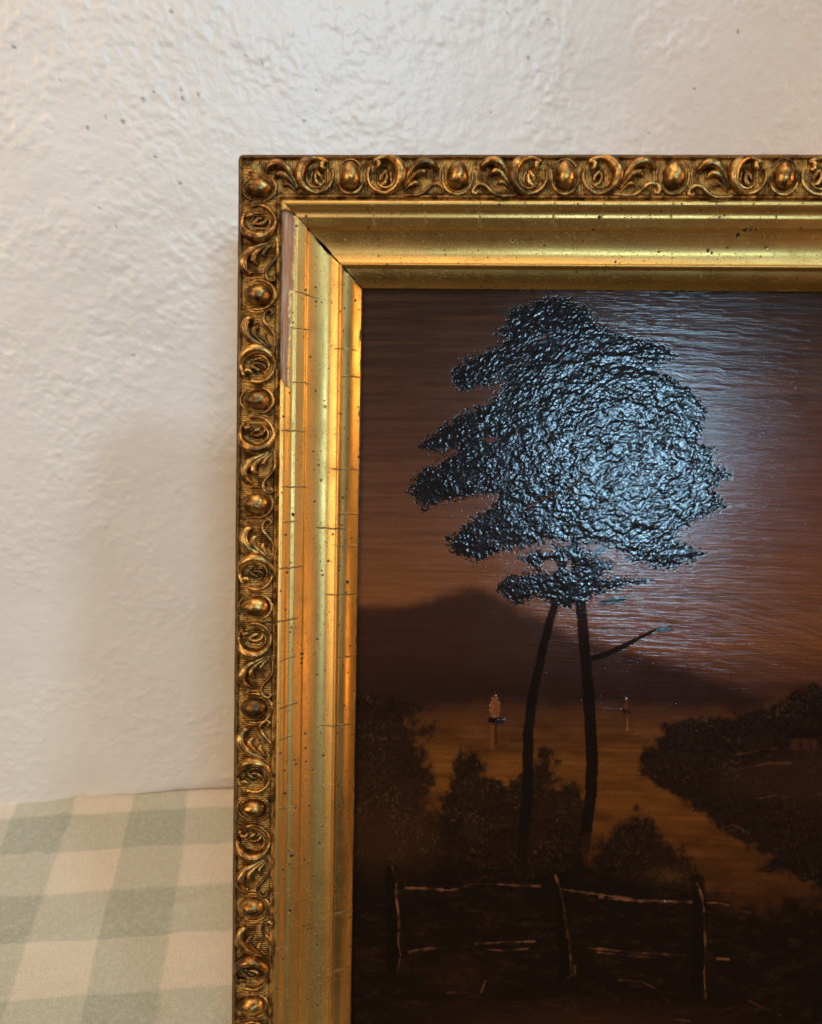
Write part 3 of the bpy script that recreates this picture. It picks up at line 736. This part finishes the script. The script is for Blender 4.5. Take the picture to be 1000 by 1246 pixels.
    g = (sstep(1200, 1260, PY + 14 * streak) * (0.5 + 0.5 * np.sin(PX / 90.0)) * 0.6)[..., None]; c = c * (1 - g) + g * lin((56, 30, 14))
    g = (np.exp(-((PX - 558) / 34) ** 2 - ((PY - 1190) / 16) ** 2) * 0.4 * (1 + 0.6 * tuft))[..., None]; c = c * (1 - g) + g * lin((50, 26, 12))
    g = (np.exp(-((PX - 812) / 26) ** 2 - ((PY - 1066) / 11) ** 2) * 0.22 * (1 + tuft))[..., None]; c = c * (1 - g) + g * lin((96, 60, 24))
    # cottage on the far bank
    for (x0, y0, x1, y1), col in (((962, 899, 994, 913), (58, 31, 18)), ((956, 890, 1000, 899), (22, 12, 9)), ((972, 901, 976, 912), (36, 18, 10)), ((984, 901, 988, 912), (40, 20, 12))):
        m = sstep(-2, 2, PX - x0) * sstep(-2, 2, x1 - PX) * sstep(-2, 2, PY - y0) * sstep(-2, 2, y1 - PY) * 0.85
        c = c * (1 - m[..., None]) + lin(col) * m[..., None]
    boat = np.zeros(X.shape)
    def blob(cx, cy, rx, ry, col, soft=1.0, amount=1.0, rect=True):
        nonlocal c
        if rect: d = np.maximum(abs(PX - cx) - rx, abs(PY - cy) - ry)
        else: d = (np.hypot((PX - cx) / rx, (PY - cy) / ry) - 1) * min(rx, ry)
        m = (1 - sstep(-soft, soft, d + 0.9 * vn(X * 1.2, Y * 1.2, 240))) * amount
        c = c * (1 - m[..., None]) + lin(col) * m[..., None]; return m
    def boats():
        nonlocal boat, h
        m = blob(601.5, 862, 6.0, 14.5, (112, 66, 38), 1.2, 0.9, False); m2 = blob(602.5, 864, 2.6, 9.5, (98, 54, 28), 1.2, .8, False); boat = np.maximum(boat, m); h += 0.35 * m * (1 - 0.6 * m2)
        m = blob(602, 876.5, 8.5, 3.0, (10, 9, 12)); boat = np.maximum(boat, m); m = blob(609, 878, 4, 2.5, (24, 28, 40)); boat = np.maximum(boat, m); h += 0.25 * m
        blob(598.5, 897, 2.6, 15, (96, 56, 22), 2, .7); blob(602.6, 894, 1.3, 13, (34, 18, 9), 1.5, .85)
        m = blob(761.5, 857.5, 2.6, 7, (84, 44, 26), 1.2, .7, False); boat = np.maximum(boat, m); h += 0.25 * m
        m = blob(762, 866, 4.5, 2, (22, 12, 11), 1.2, .85); boat = np.maximum(boat, m); blob(763.2, 881, 0.7, 8, (140, 90, 50), 1, .6)
    boats()
    for pts, wd, am in STROKES:
        d, _ = seg_dist(X, Y, list(map(tuple, mmp(pts)))); wv = wd * 0.43 * (1 + 0.6 * vn(X / 2, Y / 2, 250))
        m = (1 - sstep(wv * 0.5, wv * 1.5, d)) * am * 0.65 * np.clip(0.5 + 0.9 * fbm(X / 5, Y / 5, 251, 3), 0.05, 1); c = c * (1 - m[..., None]) + lin((118, 72, 40)) * m[..., None]; h += 0.18 * m
    # fence: dark posts, pale wet edges
    fence = np.zeros(X.shape)
    for pts in ([(476,1060,7),(477,1120,7),(478,1180,7)], [(684,1072,8),(684,1130,8),(687,1185,8)], [(848,1072,9),(850,1120,9),(849,1205,9)]):
        q = [(*mmp([p[:2]])[0], p[2] * 0.43) for p in pts]; d, r = seg_dist(X, Y, q)
        m = 1 - sstep(-0.7, 0.7, d - r + 0.3 * w1); c = c * (1 - 0.8 * m[..., None]) + lin((15, 9, 5)) * 0.8 * m[..., None]; fence = np.maximum(fence, m)
    for pts, wd in FENCE:
        d, _ = seg_dist(X, Y, list(map(tuple, mmp(pts)))); wv = wd * 0.34 * (1 + 0.9 * vn(X / 2.6, Y / 2.6, 252))
        m = (1 - sstep(wv * 0.45, wv * 1.7, d)) * 0.85 * np.clip(0.42 + 1.1 * fbm(X / 7, Y / 7, 253, 3), 0.08, 1)
        c = c * (1 - m[..., None]) + lin((116, 71, 43)) * m[..., None]; h += 0.2 * m; fence = np.maximum(fence, (1 - sstep(wv * 0.8, wv * 1.6, d)))
    # the tall tree: flat trunks, crown laid on in thick dabs
    tree = np.zeros(X.shape)
    for pts in (TRUNK_A, TRUNK_B, BRANCH):
        q = [(*mmp([p[:2]])[0], p[2] * 0.37) for p in pts]; d, r = seg_dist(X, Y, q)
        m = 1 - sstep(-0.45, 0.45, d - r + 0.6 * fbm(X / 2.2, Y / 5, 254, 4, 0.65)); tree = np.maximum(tree, m)
        h = h * (1 - 0.8 * m) + 0.03 * m * (1 + fbm(X / 1.2, Y / 8, 255, 3)); gloss = gloss * (1 - m) + m * 0.13; bris *= 1 - 0.6 * m
    for cx, cy, rx, ry, an in DABS:
        a = math.radians(an); u = (PX - cx) * math.cos(a) + (PY - cy) * math.sin(a); v = -(PX - cx) * math.sin(a) + (PY - cy) * math.cos(a)
        m = 1 - sstep(0.75, 1.1, np.hypot(u / rx, v / ry) + 0.25 * w1); tree = np.maximum(tree, m)
    crown = np.zeros(X.shape); csd = np.full(X.shape, -9.0)
    rag = 0.55 * fbm(X / 3.6, Y / 2.8, 260, 4, 0.75) + 0.65 * vn(X / 1.5 + Y / 2.4, Y / 0.95 - X / 3.0, 262) + 0.50 * vn(X / 0.9, Y / 0.9, 264)
    for poly, wp in ((FOLIAGE, 3.0), (CLUSTER, 2.6)):
        sd = poly_sd(X, Y, mmp(poly)) + wp * rag; crown = np.maximum(crown, sstep(-1.1, 0.8, sd)); csd = np.maximum(csd, sd)
    for cx, cy, rx, ry in ((668, 690, 12, 9), (694, 688, 6, 8), (665, 668, 9, 6), (596, 535, 9, 4)):       # sky holes
        crown *= sstep(0.7, 1.1, np.hypot((PX - cx) / rx, (PY - cy) / ry) + 0.35 * rag)
    tree = np.maximum(tree, crown) * (1 - 0.75 * sstep(1010, 1062, PY + 10 * w1))
    # dabs: leaning strokes on the left, swirling on the right
    ang = -0.75 + 0.9 * sstep(600, 860, PX) + 0.5 * w2
    U = X * np.cos(ang) + Y * np.sin(ang); Vv = -X * np.sin(ang) + Y * np.cos(ang)
    U = X * math.cos(-.6) + Y * math.sin(-.6) + 2.2 * w1; Vv = -X * math.sin(-.6) + Y * math.cos(-.6) + 2.2 * w2
    d1 = vn(U / 2.0, Vv / 1.25, 270); d2 = vn(X / 1.5 + w1, Y / 1.35 + w2, 275)
    d3 = fbm(X / 8, Y / 6, 280, 3); d4 = 1 - np.abs(vn(U / 6.5, Vv / 3.2, 277)) * 2.2
    relief = 0.75 * d1 + 0.65 * d2 + 1.6 * d3 + 0.45 * d4 + 0.25 * fbm(X / 1.0, Y / 1.0, 285, 2)
    heavy = 0.55 + 0.45 * np.exp(-((PX - 760) / 130) ** 2 - ((PY - 570) / 130) ** 2)
    body = sstep(0.0, 3.0, csd)
    dab = np.maximum(0, vn(U / 1.7, Vv / 1.1, 291)) ** 2 + np.maximum(0, vn(U / 1.5 + 40, Vv / 1.05, 293)) ** 2
    h += crown * (0.04 * body + (0.12 + 0.88 * body) * (0.040 * heavy * relief + 0.13 * dab + 0.19 * heavy * fbm(X / 6.0 + 0.6 * w1, Y / 3.6 + 0.6 * w2, 340, 2)))
    tcol = (lin((14, 14, 16)) * crown[..., None] + lin((17, 11, 9)) * (1 - crown[..., None])) * (1 + 0.3 * w1[..., None]); c = c * (1 - 0.97 * tree[..., None]) + tcol * 0.97 * tree[..., None]
    for pts in ([(690, 596), (705, 583), (708, 576)], [(640, 618), (662, 606), (678, 600)], [(655, 412), (664, 409)]):   # scratches down to the ground
        d, _ = seg_dist(X, Y, list(map(tuple, mmp(pts)))); m = 1 - sstep(0.25, 0.8, d + 0.4 * rag); c = c * (1 - .5 * m[..., None]) + lin((84, 48, 22)) * .5 * m[..., None]; h -= 0.2 * m
    bris *= (1 - 0.9 * crown); gloss = gloss * (1 - crown) + crown * (0.165 + 0.03 * w2)
    # dust nibs in the varnish
    r = np.random.default_rng(5); n = 800
    ii = r.integers(2, len(xs) - 2, n); jj = r.integers(2, len(ys) - 2, n); h[ii, jj] += r.uniform(0.04, 0.15, n)
    c = np.clip(c, 0.0012, 1)
    pos = np.stack([0.06 + X / 1000, 0.0245 - h / 1000, -(0.06 + Y / 1000)], -1).reshape(-1, 3) - off
    Q = grid_quads(len(xs), len(ys))[:, ::-1]
    hx, hy = np.gradient(h, xs, ys)                     # shared normals, so that the tree's edge shows no seam
    nrm = np.stack([-hx, -np.ones_like(h), hy], -1).reshape(-1, 3); nrm /= np.linalg.norm(nrm, axis=1, keepdims=True)
    at = {'pigment': c.reshape(-1, 3), 'gloss': gloss.ravel(), 'bristle': bris.ravel(), 'impasto': np.clip(crown * body + 0.5 * veg, 0, 1).ravel()}
    lab = np.zeros(X.shape, int); lab[fence > 0.5] = 2; lab[boat > 0.5] = 3; lab[tree > 0.5] = 1
    q4 = lab.ravel()[Q]; fl = np.where((q4 == q4[:, :1]).sum(1) >= 3, q4[:, 0], q4[:, 1])
    cxq = PX.ravel()[Q[:, 0]]
    # give the canvas body: skirt to a back panel
    canvas = quad_mesh('painting', pos, Q[fl == 0], M_PAINT, root, at, None, nrm)
    canvas['label'] = 'dark varnished oil landscape with water, far hill and shrubs'
    t_ = quad_mesh('painted_tree', pos, Q[fl == 1], M_PAINT, canvas, at, None, nrm); t_['label'] = 'tall painted tree, its blue black crown in thick glossy dabs'
    f_ = quad_mesh('painted_fence', pos, Q[fl == 2], M_PAINT, canvas, at, None, nrm); f_['label'] = 'painted post and rail fence with pale edge strokes'
    b_ = quad_mesh('painted_sailboat', pos, Q[(fl == 3) & (cxq < 700)], M_PAINT, canvas, at, None, nrm); b_['label'] = 'larger painted sailboat with orange sail'
    b2 = quad_mesh('painted_sailboat', pos, Q[(fl == 3) & (cxq >= 700)], M_PAINT, canvas, at, None, nrm); b2['label'] = 'tiny far painted sailboat'
build_painting()

# backboard that closes the frame behind the painting
x0, x1, z0, z1, y0, y1 = 0.0565, W - 0.0565, -(L - 0.0565), -0.0565, 0.0262, 0.0330
bv = [np.array(p) - off for p in ((x0, y0, z0), (x1, y0, z0), (x1, y1, z0), (x0, y1, z0), (x0, y0, z1), (x1, y0, z1), (x1, y1, z1), (x0, y1, z1))]
mesh_obj('backboard', bv, [(0, 1, 5, 4), (1, 2, 6, 5), (2, 3, 7, 6), (3, 0, 4, 7), (4, 5, 6, 7), (3, 2, 1, 0)], M_WOOD, root, smooth=False)
